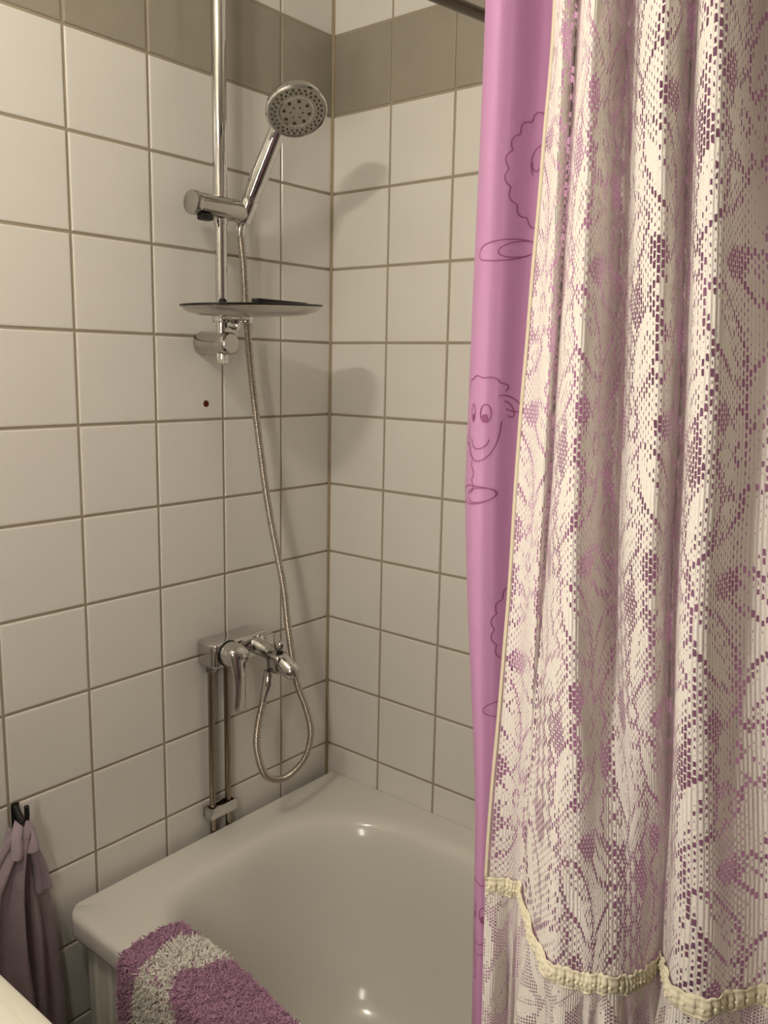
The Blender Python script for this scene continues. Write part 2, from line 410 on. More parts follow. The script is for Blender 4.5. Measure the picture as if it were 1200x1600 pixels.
face = part('spray_plate', MB().lathe([(.0482, .0040), (.047, .0050), (.030, .0052), (.0295, .0042), (.027, .0042), (.0265, .0055), (.012, .0062), (.0005, .0064)], HEAD, nrm, 56), M_FACE, hs)
ref = (hd-nrm*hd.dot(nrm)).normalized(); ref2 = nrm.cross(ref)
noz_me = None
def nozzle(r, a, s):
    c = HEAD+nrm*.0048+ref*(r*math.cos(a))+ref2*(r*math.sin(a))
    part('nozzle', MB().lathe([(.0019*s, 0), (.0019*s, .0016), (.0011*s, .0024), (.0003, .0024)], c, nrm, 10), M_NOZZLE, face)
for k in range(26): nozzle(.0425, 2*pi*k/26, 1.05)
for k in range(26): nozzle(.0365, 2*pi*(k+.5)/26, .95)
for k in range(8): nozzle(.0215, 2*pi*(k+.5)/8, 1.6)
for k in range(6): nozzle(.0105, 2*pi*k/6, .9)
pb = HEAD+nrm*.003-ref*.050+ref2*.012
part('mode_tab', MB().tube([pb, pb-ref*.008+nrm*.004, pb-ref*.017+nrm*.006], lambda s: .0032-.0014*s, 10), M_CHROME_DULL, hs)

# ------------------------------------------------------------------ soap tray clipped to the rail
tray = thing('soap_tray', 'oval chrome soap tray with black rim clipped to the shower rail', 'soap tray', (RX, RY, .195))
TX, TY, TZ = -.351, -.148, .1985
def oval(ax, ay, z, dx=0):
    return [Vector((TX+dx+ax*math.copysign(abs(math.cos(a))**.9, math.cos(a)), TY+ay*math.copysign(abs(math.sin(a))**.9, math.sin(a)), z+.05*ax*math.cos(a))) for a in [2*pi*k/72 for k in range(72)]]
def loft(rgs, cap0=True, cap1=True):
    mb = MB(); n = len(rgs[0]); mb.v = [p for r in rgs for p in r]
    for i in range(len(rgs)-1):
        for k in range(n):
            k2 = (k+1) % n; mb.f.append((i*n+k, i*n+k2, (i+1)*n+k2, (i+1)*n+k))
    if cap0: mb.f.append(tuple(range(n))[::-1])
    if cap1: mb.f.append(tuple(range((len(rgs)-1)*n, len(rgs)*n)))
    return mb
part('dish', loft([oval(.070, .046, TZ-.0135), oval(.104, .062, TZ-.0110), oval(.129, .0745, TZ-.0050), oval(.1375, .0795, TZ+.0015), oval(.1395, .0805, TZ+.003), oval(.1375, .079, TZ+.003), oval(.128, .072, TZ-.0015), oval(.102, .058, TZ-.0080), oval(.070, .044, TZ-.0105)]), M_CHROME_DULL, tray, True, 70)
# black lip on the top of the dish edge
part('lip', loft([oval(.1360, .078, TZ+.0030), oval(.1402, .0810, TZ+.0030), oval(.1412, .0815, TZ+.0062), oval(.1372, .0785, TZ+.0070), oval(.1360, .078, TZ+.0030)], False, False), M_BLACK, tray, True, 40)
ins = part('drain_insert', MB().box(TX-.052, TX+.062, TY-.066, TY-.050, TZ+.0050, TZ+.0118, .001), M_BLACK, tray)
part('insert_knob', MB().lathe([(.006, 0), (.0065, .004), (.004, .007)], (TX-.095, TY-.03, TZ+.002), (0, 0, 1), 16), M_BLACK, ins)
clamp = part('rail_clamp', MB().lathe([(.0150, -.010), (.0165, -.008), (.0165, .008), (.0150, .010)], (RX, RY, TZ-.012), (0, 0, 1), 28), M_CHROME, tray)
part('arm', MB().box(RX-.012, RX+.012, TY+.03, RY-.010, TZ-.0185, TZ-.0095, .003), M_CHROME_DULL, clamp)
part('hose_ring', MB().lathe([(.0090, -.008), (.0122, -.008), (.0128, 0), (.0122, .010), (.0090, .010), (.0090, -.008)], (-.2885, -.0560, TZ-.012), (0, 0, 1), 24, close=False), M_CHROME, tray)
part('clamp_screw', MB().lathe([(.004, 0), (.0085, .001), (.0095, .012), (.0070, .018)], (RX+.008, RY-.013, TZ-.023), (.35, -.9, -.25), 18), M_CHROME, clamp)
part('ring_arm', MB().box(RX+.012, -.300, -.0605, -.0515, TZ-.0165, TZ-.0080, .002), M_CHROME_DULL, clamp)

# ------------------------------------------------------------------ hose
hose_ctrl = [tuple(HOLD-hd*.030), (-.304, -.060, .330), (-.294, -.056, .28), (-.2885, -.056, .20), (-.280, -.058, .10), (-.263, -.062, -.04), (-.241, -.066, -.18), (-.215, -.078, -.33), (-.207, -.084, -.42), (-.190, -.090, -.53), (-.163, -.092, -.60), (-.150, -.094, -.655), (-.163, -.095, -.700), (-.195, -.096, -.723), (-.240, -.098, -.727), (-.285, -.100, -.700), (-.309, -.103, -.640), (-.310, -.106, -.590), (-.298, -.108, -.540), (-.285, -.108, -.508)]
hp = catmull(hose_ctrl, 900)
d = np.r_[0, np.cumsum(np.linalg.norm(np.diff(hp, axis=0), axis=1))]
hose = thing('shower_hose', 'long metal shower hose looping from the hand shower to the mixer', 'shower hose', tuple(hp[0]))
ss = np.linspace(0, d[-1], 2400); hp2 = np.stack([np.interp(ss, d, hp[:, k]) for k in range(3)], 1)
part('metal_sleeve', MB().tube([tuple(p) for p in hp2], lambda s: .0066+.0007*math.sin(2*pi*s*d[-1]/.0034), 12), M_HOSE, hose, True, 80)
def sleeve_nut(i0, i1, r0, r1):
    seg = hp2[i0:i1:6] if i1 > i0 else hp2[i0:i1:-6]
    return part('end_nut', MB().tube([tuple(p) for p in seg], lambda s: r0+(r1-r0)*s, 16), M_CHROME, hose)
sleeve_nut(0, 44, .0100, .0080); sleeve_nut(len(hp2)-1, len(hp2)-60, .0108, .0082)

# ------------------------------------------------------------------ mixer tap
mx = thing('mixer_tap', 'chrome bath mixer tap with lever and spout on the tiled wall', 'tap', (-.31, 0, -.445))
part('body', MB().box(-.372, -.236, -.0565, -.0005, -.470, -.420, .006, 3), M_CHROME, mx)
part('side_plate', MB().box(-.3745, -.370, -.0480, -.008, -.466, -.426, .0018), M_CHROME_DULL, mx)
LX, LZ = -.340, -.443
cart = part('cartridge_dome', MB().lathe([(.0235, 0), (.0245, .002), (.0245, .018), (.0235, .030), (.0195, .040), (.011, .0465), (.0005, .0485)], (LX, -.054, LZ), (0, -1, 0), 40), M_CHROME, mx)
part('seal_ring', MB().lathe([(.0252, 0), (.0258, .001), (.0258, .003), (.0248, .0036)], (LX, -.0560, LZ), (0, -1, 0), 40), M_BLACK, cart)
# lever blade, tapered then spread, hanging down from the dome
lv = []
for i in range(15):
    s = i/14; lv.append((Vector((LX-.004-.006*s, -.084-.016*math.sin(s*pi*.6), LZ+.014-.112*s)), .0200-.0085*math.sin(pi*min(1, s*1.2)*.5)+.0030*max(0, s-.55)/.45, .0150-.0085*min(1, s*1.5)))
rgs = []
for c, wx, wy in lv:
    rgs.append([c+Vector((wx*math.cos(a), wy*math.sin(a), 0)) for a in [2*pi*k/24 for k in range(24)]])
c, wx, wy = lv[0]; rgs.insert(0, [c+Vector((wx*.5*math.cos(a), wy*.5*math.sin(a), .006)) for a in [2*pi*k/24 for k in range(24)]])
c, wx, wy = lv[-1]; rgs.append([c+Vector((wx*.6*math.cos(a), wy*.5*math.sin(a), -.005)) for a in [2*pi*k/24 for k in range(24)]])
part('lever', loft(rgs), M_CHROME, mx, True, 70)
SXx, SZz = -.267, -.449
sp = part('spout', MB().lathe([(.0175, 0), (.0175, .026), (.0155, .030), (.0155, .052), (.0175, .056)], (SXx, -.046, SZz+.006), Vector((0.04, -1, -.22)), 32), M_CHROME, mx)
part('diverter_housing', MB().box(-.284, -.248, -.135, -.098, -.486, -.446, .009, 3), M_CHROME_DULL, sp)
part('spout_nose', MB().lathe([(.0170, 0), (.0178, .01), (.0172, .030), (.0150, .040), (.0130, .042)], (SXx+.003, -.122, -.462), Vector((.05, -1, -.55)), 32), M_CHROME, sp)
part('aerator', MB().lathe([(.0118, 0), (.0122, .003), (.0118, .012), (.009, .013)], (SXx+.006, -.150, -.476), Vector((0, -.35, -1)), 28), M_CHROME_DULL, sp)
part('diverter_stem', MB().lathe([(.0065, 0), (.0065, .014)], (SXx+.002, -.120, -.449), (0, 0, 1), 20), M_BLACK, sp)
part('diverter_knob', MB().lathe([(.0085, 0), (.0110, .002), (.0115, .010), (.0095, .016), (.004, .019), (.0005, .0192)], (SXx+.002, -.120, -.440), (0.05, -.1, 1), 28), M_CHROME, sp)
part('hose_outlet', MB().lathe([(.0100, 0), (.0100, -.014), (.0112, -.016), (.0112, -.030)], (-.283, -.108, -.480), (0.07, 0, 1), 20), M_CHROME, sp)
part('valve_block', MB().box(-.262, -.232, -.074, -.050, -.466, -.424, .005, 2), M_CHROME, mx)

# supply pipes and the clip that holds them
for k, (x, lab) in enumerate(((-.3485, 'left copper-brown supply pipe below the mixer, nearer the towel'), (-.3085, 'right brownish supply pipe below the mixer, nearer the hose loop'))):
    t = thing('supply_pipe', lab, 'pipe', (x, -.0138, FLOOR), 'supply pipes below the mixer')
    part('tube', MB().tube([(x, -.0138, FLOOR+(-.466-FLOOR)*i/10) for i in range(11)], .0064, 18), M_PIPE, t)
    part('compression_nut', MB().lathe([(.0085, 0), (.0108, .002), (.0108, .014), (.0098, .018)], (x, -.0138, -.489), (0, 0, 1), 6), M_CHROME_DULL, t)
cl = thing('pipe_clip', 'small chrome clip holding the two pipes to the wall', 'pipe clip', (-.334, 0, -.795))
part('clip_base', MB().box(-.364, -.293, -.0062, -.0005, -.795, -.772, .003), M_CHROME_DULL, cl)
part('clip_cover', MB().box(-.361, -.296, -.0275, -.0215, -.795, -.772, .003, 3), M_CHROME, cl)
part('clip_side', MB().box(-.363, -.3565, -.0265, -.006, -.795, -.772, .002), M_CHROME, cl)
part('clip_side', MB().box(-.300, -.2935, -.0265, -.006, -.795, -.772, .002), M_CHROME, cl)

# ------------------------------------------------------------------ curtain rail with strut to the right wall
ROD_Z = .632; ROD_X = -.757
rod = thing('curtain_rod', 'dark metal shower curtain rod coming from the right wall above the curtain', 'curtain rod', (ROD_X, -.5, ROD_Z))
bend = [(-.001, -.50, .655), (-.20, -.50, .6275), (-.40, -.50, .608), (-.60, -.50, .607)] + [(ROD_X+.08-.08*math.sin(a), -.58+.08*math.cos(a), .608+.024*a/(pi/2)) for a in [pi/2*k/8 for k in range(9)]]
part('rail', MB().tube(bend+[(ROD_X, -.60+(YF+.599)*i/12, ROD_Z) for i in range(13)], .0090, 20), M_DARKROD, rod)
part('wall_flange', MB().lathe([(.026, 0), (.026, .004), (.015, .012), (.0105, .014)], (0, -.50, .655), (-1, 0, 0), 28), M_DARKROD, rod)
part('wall_flange', MB().lathe([(.028, 0), (.028, .004), (.017, .012), (.0125, .014)], (ROD_X, YF, ROD_Z), (0, 1, 0), 28), M_DARKROD, rod)

# ------------------------------------------------------------------ curtains
def curtain_surface(ctrl, levels, zs, nu, zmax_blend=True):
    """ctrl: list of columns, each a list of (x,y) at the given heights; returns P (nz,nu,3) and arc length u"""
    C = np.array(ctrl, float)                    # (k, nl, 2)
    lv = np.array(levels)                        # descending
    S = np.stack([catmull(C[:, i], nu) for i in range(len(lv))], 0)   # (nl,nu,2)
    out = np.empty((len(zs), nu, 3))
    for j, z in enumerate(zs):
        if z >= lv[0]: p = S[0]
        elif z <= lv[-1]: p = S[-1]
        else:
            i = np.searchsorted(-lv, -z)-1; i = max(0, min(len(lv)-2, i))
            f = (lv[i]-z)/(lv[i]-lv[i+1]); f = f*f*(3-2*f)*.55+f*.45
            p = S[i]*(1-f)+S[i+1]*f
        out[j, :, :2] = p; out[j, :, 2] = z
    k = len(lv)//2
    u = np.r_[0, np.cumsum(np.linalg.norm(np.diff(S[1], axis=0), axis=1))]
    return out, u
def wob(P, u, amp, seeds, fu, fz):
    U = u[None, :]; Z = P[:, :, 2]
    r = np.random.default_rng(seeds); d = np.zeros(Z.shape)
    for _ in range(5):
        d += np.sin(U*fu*r.uniform(.5, 1.5)+r.uniform(0, 6)+Z*fz*r.uniform(-1.4, 1.4)+1.3*np.sin(Z*fz*r.uniform(.6, 1.6)+r.uniform(0, 6)))
    P[:, :, 0] += amp*d/5; return P

# --- pink liner
liner = thing('shower_curtain', 'pink-purple plastic shower curtain with drawn sheep hanging behind the lace', 'curtain', (-.70, -1.0, -.95))
LC = [[(-.600, -.860), (-.600, -.860), (-.600, -.880), (-.60, -.885)],
      [(-.632, -.818), (-.632, -.815), (-.632, -.842), (-.632, -.848)],
      [(-.668, -.8110), (-.668, -.8085), (-.668, -.836), (-.668, -.842)],
      [(-.697, -.8260), (-.697, -.8240), (-.697, -.8500), (-.697, -.858)],
      [(-.719, -.8490), (-.719, -.8480), (-.717, -.8670), (-.717, -.876)],
      [(-.714, -.8640), (-.714, -.8640), (-.712, -.8790), (-.712, -.89)],
      [(-.692, -.8810), (-.692, -.8810), (-.694, -.8950), (-.694, -.91)],
      [(-.682, -.9060), (-.682, -.9180), (-.684, -.9300), (-.684, -.945)],
      [(-.704, -.9450), (-.704, -.9600), (-.704, -.9700), (-.704, -.98)],
      [(-.688, -.9850), (-.688, -1.000), (-.688, -1.010), (-.688, -1.02)],
      [(-.706, -1.0250), (-.706, -1.040), (-.706, -1.050), (-.706, -1.06)],
      [(-.690, -1.0700), (-.690, -1.085), (-.690, -1.090), (-.69, -1.10)],
      [(-.704, -1.1150), (-.704, -1.130), (-.704, -1.140), (-.704, -1.15)],
      [(-.688, -1.1800), (-.688, -1.190), (-.688, -1.200), (-.688, -1.21)],
      [(-.702, -1.2600), (-.702, -1.270), (-.702, -1.280), (-.702, -1.28)],
      [(-.690, -1.3600), (-.690, -1.360), (-.690, -1.360), (-.69, -1.36)]]
LZS = np.linspace(.622, -.805, 240)
lev4 = (.38, 0.0, -.36, -.62)
LP_, LU = curtain_surface(LC, lev4, LZS, 420)
LP_ = wob(LP_, LU, .0016, 3, 16, 7)
grid_obj('vinyl_sheet', LP_, M_LINER, liner)
def liner_at(s, z):
    j = np.clip((LZS[0]-z)/(LZS[0]-LZS[-1])*(len(LZS)-1), 0, len(LZS)-1.001); i = np.interp(s, LU, np.arange(len(LU))); i = min(i, len(LU)-1.001)
    j0, i0 = int(j), int(i); fj, fi = j-j0, i-i0
    g = lambda a, b: LP_[a, b]
    p = (g(j0, i0)*(1-fi)+g(j0, i0+1)*fi)*(1-fj)+(g(j0+1, i0)*(1-fi)+g(j0+1, i0+1)*fi)*fj
    tu = g(j0, i0+1)-g(j0, i0); nn = np.array([tu[1], -tu[0], 0]); nn /= np.linalg.norm(nn)
    if nn[0] > 0 and False: nn = -nn
    return p, nn
def ink(mb, pts, wd=.0009):
    """a printed stroke as a thin ribbon lying on the sheet; pts in (s,z) sheet coordinates"""
    pts = np.array(pts); n = len(pts); v = []
    tg = np.gradient(pts, axis=0); tg /= (np.linalg.norm(tg, axis=1)[:, None]+1e-9)
    for k in range(n):
        for sgn in (-1, 1):
            q = pts[k]+sgn*wd/2*np.array([-tg[k, 1], tg[k, 0]])
            p, nn = liner_at(q[0], q[1]); v.append(p-nn*INK_SIDE*.0006)
    part('print_line', MB().add(v, [(2*k, 2*k+1, 2*k+3, 2*k+2) for k in range(n-1)]), M_PRINT, liner, False)
INK_SIDE = -1.0
def arc(cx, cz, rx, rz, a0, a1, n=40, sc_=0, sa=0.0, rot=0.0):
    o = []
    for k in range(n+1):
        a = math.radians(a0+(a1-a0)*k/n); f = 1+sa*abs(math.sin(a*sc_)) if sc_ else 1
        x, z = rx*f*math.cos(a), rz*f*math.sin(a); c, s_ = math.cos(rot), math.sin(rot)
        o.append((cx+x*c-z*s_, cz+x*s_+z*c))
    return o
def sheep(mb, s, z, k=1.0, flip=1):
    A = lambda pts: [(s+flip*k*p[0], z+k*p[1]) for p in pts]
    # woolly body outline, face with curl, ear, eyes, smile
    ink(mb, A(arc(.0, .0, .045, .052, 100, 430, 150, 9, .10)))
def sheep_face(mb, s, z, k=1.0):
    A = lambda pts: [(s+k*p[0], z+k*p[1]) for p in pts]
    ink(mb, A(arc(0, .021, .024, .011, 0, 180, 60, 4.5, .18)))                     # wool cap
    ink(mb, A(arc(0, -.004, .0215, .038, 182, 358, 40)))                           # chin
    ink(mb, A(arc(-.0095, .001, .0042, .0075, 0, 360, 26))); ink(mb, A(arc(.0075, .001, .0048, .0080, 0, 360, 26)))
    ink(mb, A(arc(-.0085, -.0035, .0016, .0026, 0, 360, 14)), .0022); ink(mb, A(arc(.0068, -.0035, .0018, .0028, 0, 360, 14)), .0024)
    ink(mb, A(arc(0, -.020, .0115, .011, 190, 350, 24)))                           # smile
    ink(mb, A(arc(.029, .010, .0125, .0055, 170, -95, 26, rot=-.45)))              # ear
    ink(mb, A(arc(.0275, .005, .0085, .0042, 160, -60, 20, rot=-.9)))
for sx_, zz in ((.224, .273), (.224, -.131)):
    ink(None, arc(sx_, zz, .0445, .0475, 100, 420, 170, 10, .09))
    ink(None, arc(sx_-.013, zz+.005, .012, .016, 60, 215, 20)); ink(None, arc(sx_-.020, zz+.004, .004, .0045, 150, 340, 14))
for sx_, zz in ((.180, .207), (.150, -.008), (.197, -.206)):
    ink(None, arc(sx_, zz, .030, .0085, 0, 360, 60, rot=.12)); ink(None, arc(sx_+.012, zz+.001, .019, .0065, 0, 360, 50, rot=.16))
for sx_, zz in ((.1605, .066), (.1605, -.42)):
    sheep_face(None, sx_, zz, 1.0)
    ink(None, arc(sx_-.048, zz-.060, .040, .036, 75, -20, 60, 9, .12))

# --- lace curtain in front
LEV = (.38, 0.0, -.355)
LCOL = [((-0.735, -0.9135), (-0.735, -0.8989), (-0.755, -0.8984)), ((-0.742, -0.9200), (-0.742, -0.9160), (-0.748, -0.9165)),
        ((-0.765, -0.9388), (-0.760, -0.9386), (-0.745, -0.9306)), ((-0.745, -0.9384), (-0.748, -0.9384), (-0.764, -0.9467)),
        ((-0.775, -0.9607), (-0.780, -0.9629), (-0.797, -0.9886)), ((-0.785, -0.9759), (-0.788, -0.9857), (-0.797, -1.0106)),
        ((-0.735, -0.9734), (-0.740, -0.9891), (-0.790, -1.0369)), ((-0.772, -1.0002), (-0.775, -1.0185), (-0.770, -1.0518)),
        ((-0.790, -1.0262), (-0.787, -1.0440), (-0.752, -1.0570)), ((-0.740, -1.0250), (-0.745, -1.0423), (-0.750, -1.0635)),
        ((-0.782, -1.0441), (-0.785, -1.0636), (-0.768, -1.0765)), ((-0.790, -1.0619), (-0.790, -1.0806), (-0.767, -1.1005)),
        ((-0.760, -1.0663), (-0.765, -1.0917), (-0.750, -1.1185)), ((-0.745, -1.0777), (-0.755, -1.1139), (-0.735, -1.1418)),
        ((-0.775, -1.105), (-0.780, -1.140), (-0.765, -1.170)), ((-0.745, -1.130), (-0.745, -1.165), (-0.745, -1.195)),
        ((-0.780, -1.160), (-0.785, -1.190), (-0.780, -1.220)), ((-0.745, -1.185), (-0.745, -1.215), (-0.745, -1.245)),
        ((-0.780, -1.215), (-0.785, -1.240), (-0.780, -1.270)), ((-0.750, -1.250), (-0.750, -1.270), (-0.750, -1.300))]
lace = thing('lace_curtain', 'cream net lace curtain with ribbon trim and bottom ruffle, nearest the viewer', 'curtain', (-.76, -1.05, -.62))
HEM = -.357
NZ, NU = 640, 640
zs = np.linspace(.622, HEM, NZ)
LCOL = [tuple((-.764+(x+.764)*1.3, y+(x+.764)*.3*.5) for x, y in c) for c in LCOL]      # deepen the pleats
P, U = curtain_surface(LCOL, LEV, zs, NU)
P = wob(P, U, .0020, 11, 55, 9); P = wob(P, U, .0011, 12, 130, 22)
def lace_motif(Ug, Zg):
    """how closed the knitting is: 0 open meshes, .5 small eyelets, 1 dense"""
    m = np.full(Ug.shape, .72)
    PU, PV = .150, .215
    def local(du, dv):
        col = np.floor((Ug-du)/PU+.5); x = (Ug-du)-col*PU
        z = (Zg-dv)-np.where(np.mod(col, 2) == 1, PV/2, 0); y = z-np.floor(z/PV+.5)*PV
        return x, y
    # open net ground with polka dots
    x, y = local(.105, .02)
    g = (np.abs(x) < .030+.006*np.sin(y*60)) & (np.abs(y) < .070)
    dots = np.hypot(np.mod(x+.5, .0165)-.00825, (np.mod(y+np.floor((x+.5)/.0165)*.0085+.5, .017)-.0085)) < .0062
    m[g] = .05; m[g & dots] = 1.0
    # rosettes
    for du, dv, k in ((.030, -.055, 1.0), (.075, .090, .8), (.135, -.080, .7)):
        x, y = local(du, dv); r = np.hypot(x, y)/k; t = np.arctan2(y, x)
        edge = .019+.009*np.abs(np.cos(4*t))
        m[(r < edge+.006)] = .08; m[r < edge] = .96; m[(np.abs(np.sin(4*t)) > .985) & (r < edge) & (r > .010)] = .15
        m[r < .0085] = .12; m[r < .0045] = 1.0
    # leaves with a ribbed half
    for du, dv, an, L, W in ((.055, -.005, .5, .034, .013), (.010, .025, -.6, .036, .014), (.120, .085, .9, .030, .012), (.005, -.100, 1.2, .030, .011), (.085, -.095, -.35, .034, .013), (.050, .060, -1.0, .030, .012), (.140, .010, .3, .032, .012)):
        x, y = local(du, dv); c, s = math.cos(an), math.sin(an); a = x*s+y*c; b = x*c-y*s
        w_ = W*np.sqrt(np.clip(1-(a/L)**2, 0, 1))**1.3
        m[(np.abs(b) < w_+.0045) & (np.abs(a) < L+.004)] = .06
        inn = (np.abs(b) < w_) & (np.abs(a) < L)
        m[inn] = 1.0; rib = inn & (b > 0) & (np.mod(a*1.0+b*.9, .006) < .0022); m[rib] = .25
        m[inn & (np.abs(b) < .0011)] = .35
    # open ladder windows between motifs
    for du, dv, rx, rz in ((.095, -.045, .012, .016), (.020, .070, .016, .010), (.130, .045, .010, .018), (.060, -.085, .009, .013), (.005, -.030, .009, .012)):
        x, y = local(du, dv); m[(x/rx)**2+(y/rz)**2 < 1] = 0.0
    # dense plain vertical bars here and there
    x, y = local(.048, .0); m[(np.abs(x) < .010) & (m > .6) & (m < .8)] = .95
    k = np.array([1, 2, 1])/4.0
    for _ in range(2):
        m = np.apply_along_axis(lambda r: np.convolve(np.pad(r, 1, 'edge'), k, 'valid'), 0, m)
        m = np.apply_along_axis(lambda r: np.convolve(np.pad(r, 1, 'edge'), k, 'valid'), 1, m)
    return m
Ug = np.broadcast_to(U[None, :], (NZ, NU)); Zg = P[:, :, 2]
def sample(P_, fi, fj):
    """bilinear sample of a point grid at fractional row / column indices"""
    i0 = np.clip(fi.astype(int), 0, P_.shape[0]-2); j0 = np.clip(fj.astype(int), 0, P_.shape[1]-2)
    a = (fi-i0)[..., None]; b = (fj-j0)[..., None]
    return (P_[i0, j0]*(1-b)+P_[i0, j0+1]*b)*(1-a)+(P_[i0+1, j0]*(1-b)+P_[i0+1, j0+1]*b)*a
def net(name, P_, U_, Z_, cu, cv, motif, open_, mat_, parent, seed, su=1.0):
    """knitted net as real meshes: each cell of the fabric is a frame of yarn around a hole whose size follows the pattern"""
    r = np.random.default_rng(seed)
    nc = int((U_[-1]-U_[0])/cu); nzc = int((Z_[0]-Z_[-1])/cv)
    V = []; UV = []; F = []; base = 0
    I = np.arange(nc); J = np.arange(nzc+1)
    ci, cj = np.meshgrid(I, J)                         # (rows, cols)
    u0 = U_[0]+ci*cu; u1 = u0+cu
    z1 = Z_[0]-(cj-np.where(ci % 2 == 1, .5, 0))*cv; z0 = z1-cv
    z1 = np.minimum(z1, Z_[0]); z0 = np.maximum(z0, Z_[-1])
    ok = (z1-z0) > cv*.2
    uc, zc = (u0+u1)/2, (z0+z1)/2
    m = motif(uc*su, zc)+r.normal(0, .07, uc.shape)
    ku = np.clip(1-m, 0, 1)**.8*open_[0]; kz = np.clip(1-m, 0, 1)**.6*open_[1]
    hole = ok & (ku > .10)
    ju = r.normal(0, .05, (4,)+uc.shape)*cu; jz = r.normal(0, .05, (4,)+uc.shape)*cv
    hu, hz = ku*cu/2, kz*(z1-z0)/2
    def pts(u, z):
        fj = np.interp(u, U_, np.arange(len(U_))); fi = (Z_[0]-z)/(Z_[0]-Z_[-1])*(P_.shape[0]-1)
        return sample(P_, np.clip(fi, 0, P_.shape[0]-1.0001), np.clip(fj, 0, len(U_)-1.0001))
    corners = [(u0, z0), (u1, z0), (u1, z1), (u0, z1)]
    inner_ = [(uc-hu+ju[0], zc-hz*.88+jz[0]), (uc+hu+ju[1], zc-hz*.88+jz[1]), (uc+hu+ju[2], zc+hz*.88+jz[2]), (uc-hu+ju[3], zc+hz*.88+jz[3])]
    tips = [(uc, zc-hz*.96), (uc, zc+hz*.96)]
    # solid cells
    sel = ok & ~hole; n_ = int(sel.sum())
    for (u, z) in corners: V.append(pts(u[sel], z[sel])); UV.append(np.stack([u[sel], z[sel]], -1))
    q = np.arange(n_); F += np.stack([q, q+n_, q+2*n_, q+3*n_], -1).tolist(); base = 4*n_
    # cells with a six-sided hole
    sel = hole; n_ = int(sel.sum())
    for (u, z) in corners+inner_+tips: V.append(pts(u[sel], z[sel])); UV.append(np.stack([u[sel], z[sel]], -1))
    q = np.arange(n_)+base; g = lambda k: q+k*n_
    for quad in ((0, 1, 5, 8, 4), (1, 2, 6, 5), (2, 3, 7, 9, 6), (3, 0, 4, 7)):
        F += np.stack([g(k) for k in quad], -1).tolist()
    V = np.concatenate(V); UV = np.concatenate(UV); off = np.array(root_off(parent))
    me = bpy.data.meshes.new(name); me.from_pydata((V-off).tolist(), [], F)
    # smooth normals come from the cloth itself, not from the yarn frames
    me.polygons.foreach_set('use_smooth', np.ones(len(F), dtype=bool))
    l = me.uv_layers.new(name='UVMap'); li = np.empty(len(me.loops), dtype=np.int32); me.loops.foreach_get('vertex_index', li)
    l.data.foreach_set('uv', (UV[li]+np.array([.5, 2.0])).astype(np.float32).ravel())
    gi = np.gradient(P_, axis=0); gj = np.gradient(P_, axis=1); NN = np.cross(gi, gj); NN /= np.linalg.norm(NN, axis=2)[..., None]+1e-12
    fj = np.interp(UV[:, 0], U_, np.arange(len(U_))); fi = (Z_[0]-UV[:, 1])/(Z_[0]-Z_[-1])*(P_.shape[0]-1)
    nv = sample(NN, np.clip(fi, 0, P_.shape[0]-1.0001), np.clip(fj, 0, len(U_)-1.0001)); nv /= np.linalg.norm(nv, axis=1)[:, None]+1e-12
    me.materials.append(mat_); me.update()
    p0 = me.polygons[0]; 
    if np.dot(np.array(p0.normal), nv[p0.vertices[0]]) < 0: nv = -nv
    me.normals_split_custom_set_from_vertices(nv.tolist())
    o = bpy.data.objects.new(name, me); COL.objects.link(o); o.parent = parent; return o
def motif_at(fn, U_, Z_, su=1.0):
    """evaluate a pattern on a fine grid once, then look cells up in it"""
    uu = np.linspace(U_[0]*su, U_[-1]*su, 1000); zz = np.linspace(Z_[-1], Z_[0], 1400)
    Mg = fn(*np.meshgrid(uu, zz))
    def f(u, z):
        i = np.clip(((z-zz[0])/(zz[-1]-zz[0])*1399).round().astype(int), 0, 1399); j = np.clip(((u-uu[0])/(uu[-1]-uu[0])*999).round().astype(int), 0, 999)
        return Mg[i, j]
    return f
fm = motif_at(lace_motif, U, zs)
net('lace_net', P, U, zs, .0032, .0064, fm, (.80, .92), M_LACE, lace, 5)
# bound left edge
ed = P[::4, 0]
tape = np.stack([ed+np.array([-.0010, .0008, 0]), ed+np.array([-.0018, -.0010, 0]), ed+np.array([-.0020, -.0028, 0])], 1)
grid_obj('edge_tape', tape, M_EDGE, lace, thick=.0006)
# ribbon trim: a slotted band with picot edges, standing proud of the net
def outward(row):
    t = np.gradient(row[:, :2], axis=0); t /= np.linalg.norm(t, axis=1)[:, None]+1e-9
    return np.stack([t[:, 1], -t[:, 0]], 1)
row = P[-1]; nn = outward(row)
nb_ = 13; band = np.empty((nb_, NU, 3))
for i in range(nb_):
    f = i/(nb_-1); z = HEM+.006-.017*f
    off = .0014+.0012*math.sin(pi*f)+.0009*(abs(math.cos(3*pi*f)))
    slot = np.where(np.mod(U, .0085) < .0030, -.0016, .0004)*math.sin(pi*f)
    band[i, :, :2] = row[:, :2]+nn*(off+slot)[:, None]+nn*(.0012*np.sin(U*210+f*2))[:, None]*(.4 if 0 < i < nb_-1 else 1.4)
    band[i, :, 2] = z+.0022*np.sin(U*38)+.0009*np.sin(U*95+1.0)+(.0016*np.abs(np.sin(U*330)) if i in (0, nb_-1) else 0)
grid_obj('ribbon_trim', band, M_TRIM, lace, thick=.0010)
